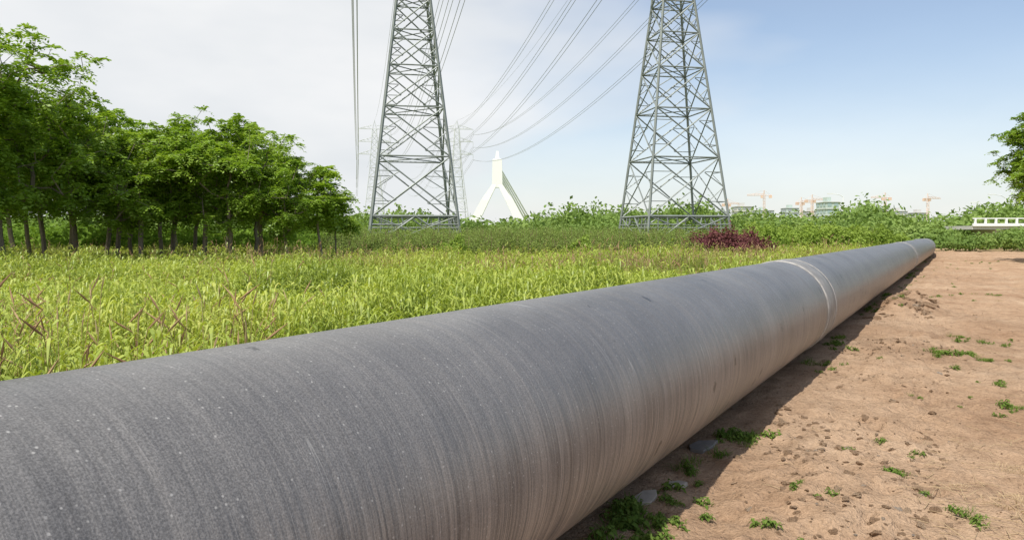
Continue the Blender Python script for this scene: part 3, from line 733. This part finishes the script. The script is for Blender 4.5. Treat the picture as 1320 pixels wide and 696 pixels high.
for _ in range(170):
    if r.uniform()<.5: a,b=P(r.uniform(1180,1330),r.uniform(560,700))
    else:
        l0=r.uniform(-1.5,4);a0=r.uniform(2,14);a=l0*L[0]+a0*D[0];b=l0*L[1]+a0*D[1]
    z=float(gz(a,b))+.012; th=r.uniform(0,6.28);ln=r.uniform(.03,.16); p0=np.array([a,b,z]); k=r.normal()*.4
    p1=p0+np.array([math.cos(th),math.sin(th),r.uniform(0,.25)])*ln; p2=p1+np.array([math.cos(th+k),math.sin(th+k),-r.uniform(0,.2)])*ln
    segs+=[(p0,p1,.0025,.002),(p1,p2,.002,.001)]
V,F=tubes(segs,5); obj('straw',mesh_np('straw',V,F,M_dry,var=np.full(len(V),.6)))
M_slab=simple('slab_concrete',(.46,.40,.33),.9,0,.15,scale=12)
M_slabd=simple('slab_dark',(.22,.20,.18),.85,0,.15,scale=12)
for (u,v,sx,sy,rz,mt) in ((905,567,.17,.10,.6,M_slabd),(832,632,.15,.08,.9,M_slab),(872,612,.08,.06,.2,M_slab)):
    x,y=P(u,v); bm=bmesh.new(); n=6
    ring=[(math.cos(k/n*6.283)*sx*r.uniform(.7,1.2),math.sin(k/n*6.283)*sy*r.uniform(.7,1.2)) for k in range(n)]
    b_=[bm.verts.new((a,b,0)) for a,b in ring]; t_=[bm.verts.new((a*.95,b*.95,.03)) for a,b in ring]
    bm.faces.new(b_[::-1]); bm.faces.new(t_)
    for k in range(n): bm.faces.new((b_[k],b_[(k+1)%n],t_[(k+1)%n],t_[k]))
    bmesh.ops.bevel(bm,geom=list(bm.edges),offset=.004,segments=1,affect='EDGES')
    me=bpy.data.meshes.new('slab'); bm.to_mesh(me); bm.free(); me.materials.append(mt)
    o=obj('broken_slab',me,None,(x,y,float(gz(x,y))-.002)); o.rotation_euler=(.05,-.06,rz)

# ------------------------------------------------------------------ light, sky, camera
S=Vector((-.04*L[0]-.50*D[0],-.04*L[1]-.50*D[1],.86)).normalized()
sl=bpy.data.lights.new('sun','SUN'); sl.energy=4.9; sl.angle=math.radians(1.0); sl.color=(1,.95,.87)
so=bpy.data.objects.new('sun',sl); link(so); so.rotation_euler=S.to_track_quat('Z','Y').to_euler(); so.location=(0,0,60)
w=bpy.data.worlds.new('World'); scene.world=w; w.use_nodes=True; nt=w.node_tree; nt.nodes.clear()
sky=N(nt,'ShaderNodeTexSky',sky_type='NISHITA'); sky.sun_disc=False; sky.sun_elevation=math.asin(S.z); sky.sun_rotation=math.atan2(S.x,S.y)%(2*math.pi)
sky.air_density=1.0; sky.dust_density=.7; sky.ozone_density=1.5
tc=N(nt,'ShaderNodeTexCoord'); g=tc.outputs['Generated']
sp=N(nt,'ShaderNodeSeparateXYZ'); nt.links.new(g,sp.inputs[0])
mp=N(nt,'ShaderNodeMapping'); nt.links.new(g,mp.inputs[0]); mp.inputs['Scale'].default_value=(1.2,1.2,3.2); mp.inputs['Rotation'].default_value=(0,.25,0)
cn=noise(nt,mp.outputs[0],1.6,4,.5)
a=math_(nt,'ADD',sp.outputs[0],math_(nt,'MULTIPLY',math_(nt,'SUBTRACT',cn,.5),-1.0))
mr=N(nt,'ShaderNodeMapRange',interpolation_type='SMOOTHSTEP'); nt.links.new(a,mr.inputs[0]); mr.inputs[1].default_value=.42; mr.inputs[2].default_value=-.15; mr.inputs[3].default_value=.0; mr.inputs[4].default_value=.97
hz=N(nt,'ShaderNodeMapRange',interpolation_type='SMOOTHSTEP'); nt.links.new(sp.outputs[2],hz.inputs[0]); hz.inputs[1].default_value=.26; hz.inputs[2].default_value=-.02; hz.inputs[3].default_value=.15; hz.inputs[4].default_value=.75
fac=math_(nt,'MAXIMUM',mr.outputs[0],hz.outputs[0])
ST=.15
cl=ramp(nt,noise(nt,mp.outputs[0],2.6,4,.55),[(.3,(.78,.81,.84)),(.65,(.93,.935,.94))])
cl=mixc(nt,1.0,cl,(1/ST,1/ST,1/ST),'MULTIPLY')
c=mixc(nt,fac,sky.outputs[0],cl)
bg=N(nt,'ShaderNodeBackground'); nt.links.new(c,bg.inputs[0]); bg.inputs[1].default_value=ST
wo=N(nt,'ShaderNodeOutputWorld'); nt.links.new(bg.outputs[0],wo.inputs[0])
scene.view_settings.view_transform='Standard'; scene.view_settings.look='None'; scene.view_settings.exposure=0
cd=bpy.data.cameras.new('camera'); cd.sensor_width=36; cd.lens=36*1000/1320; cd.shift_y=-48/1320; cd.clip_start=.05; cd.clip_end=6000
co=bpy.data.objects.new('camera',cd); link(co); co.location=(0,0,CAMH); co.rotation_euler=(math.radians(90),0,0)
scene.camera=co
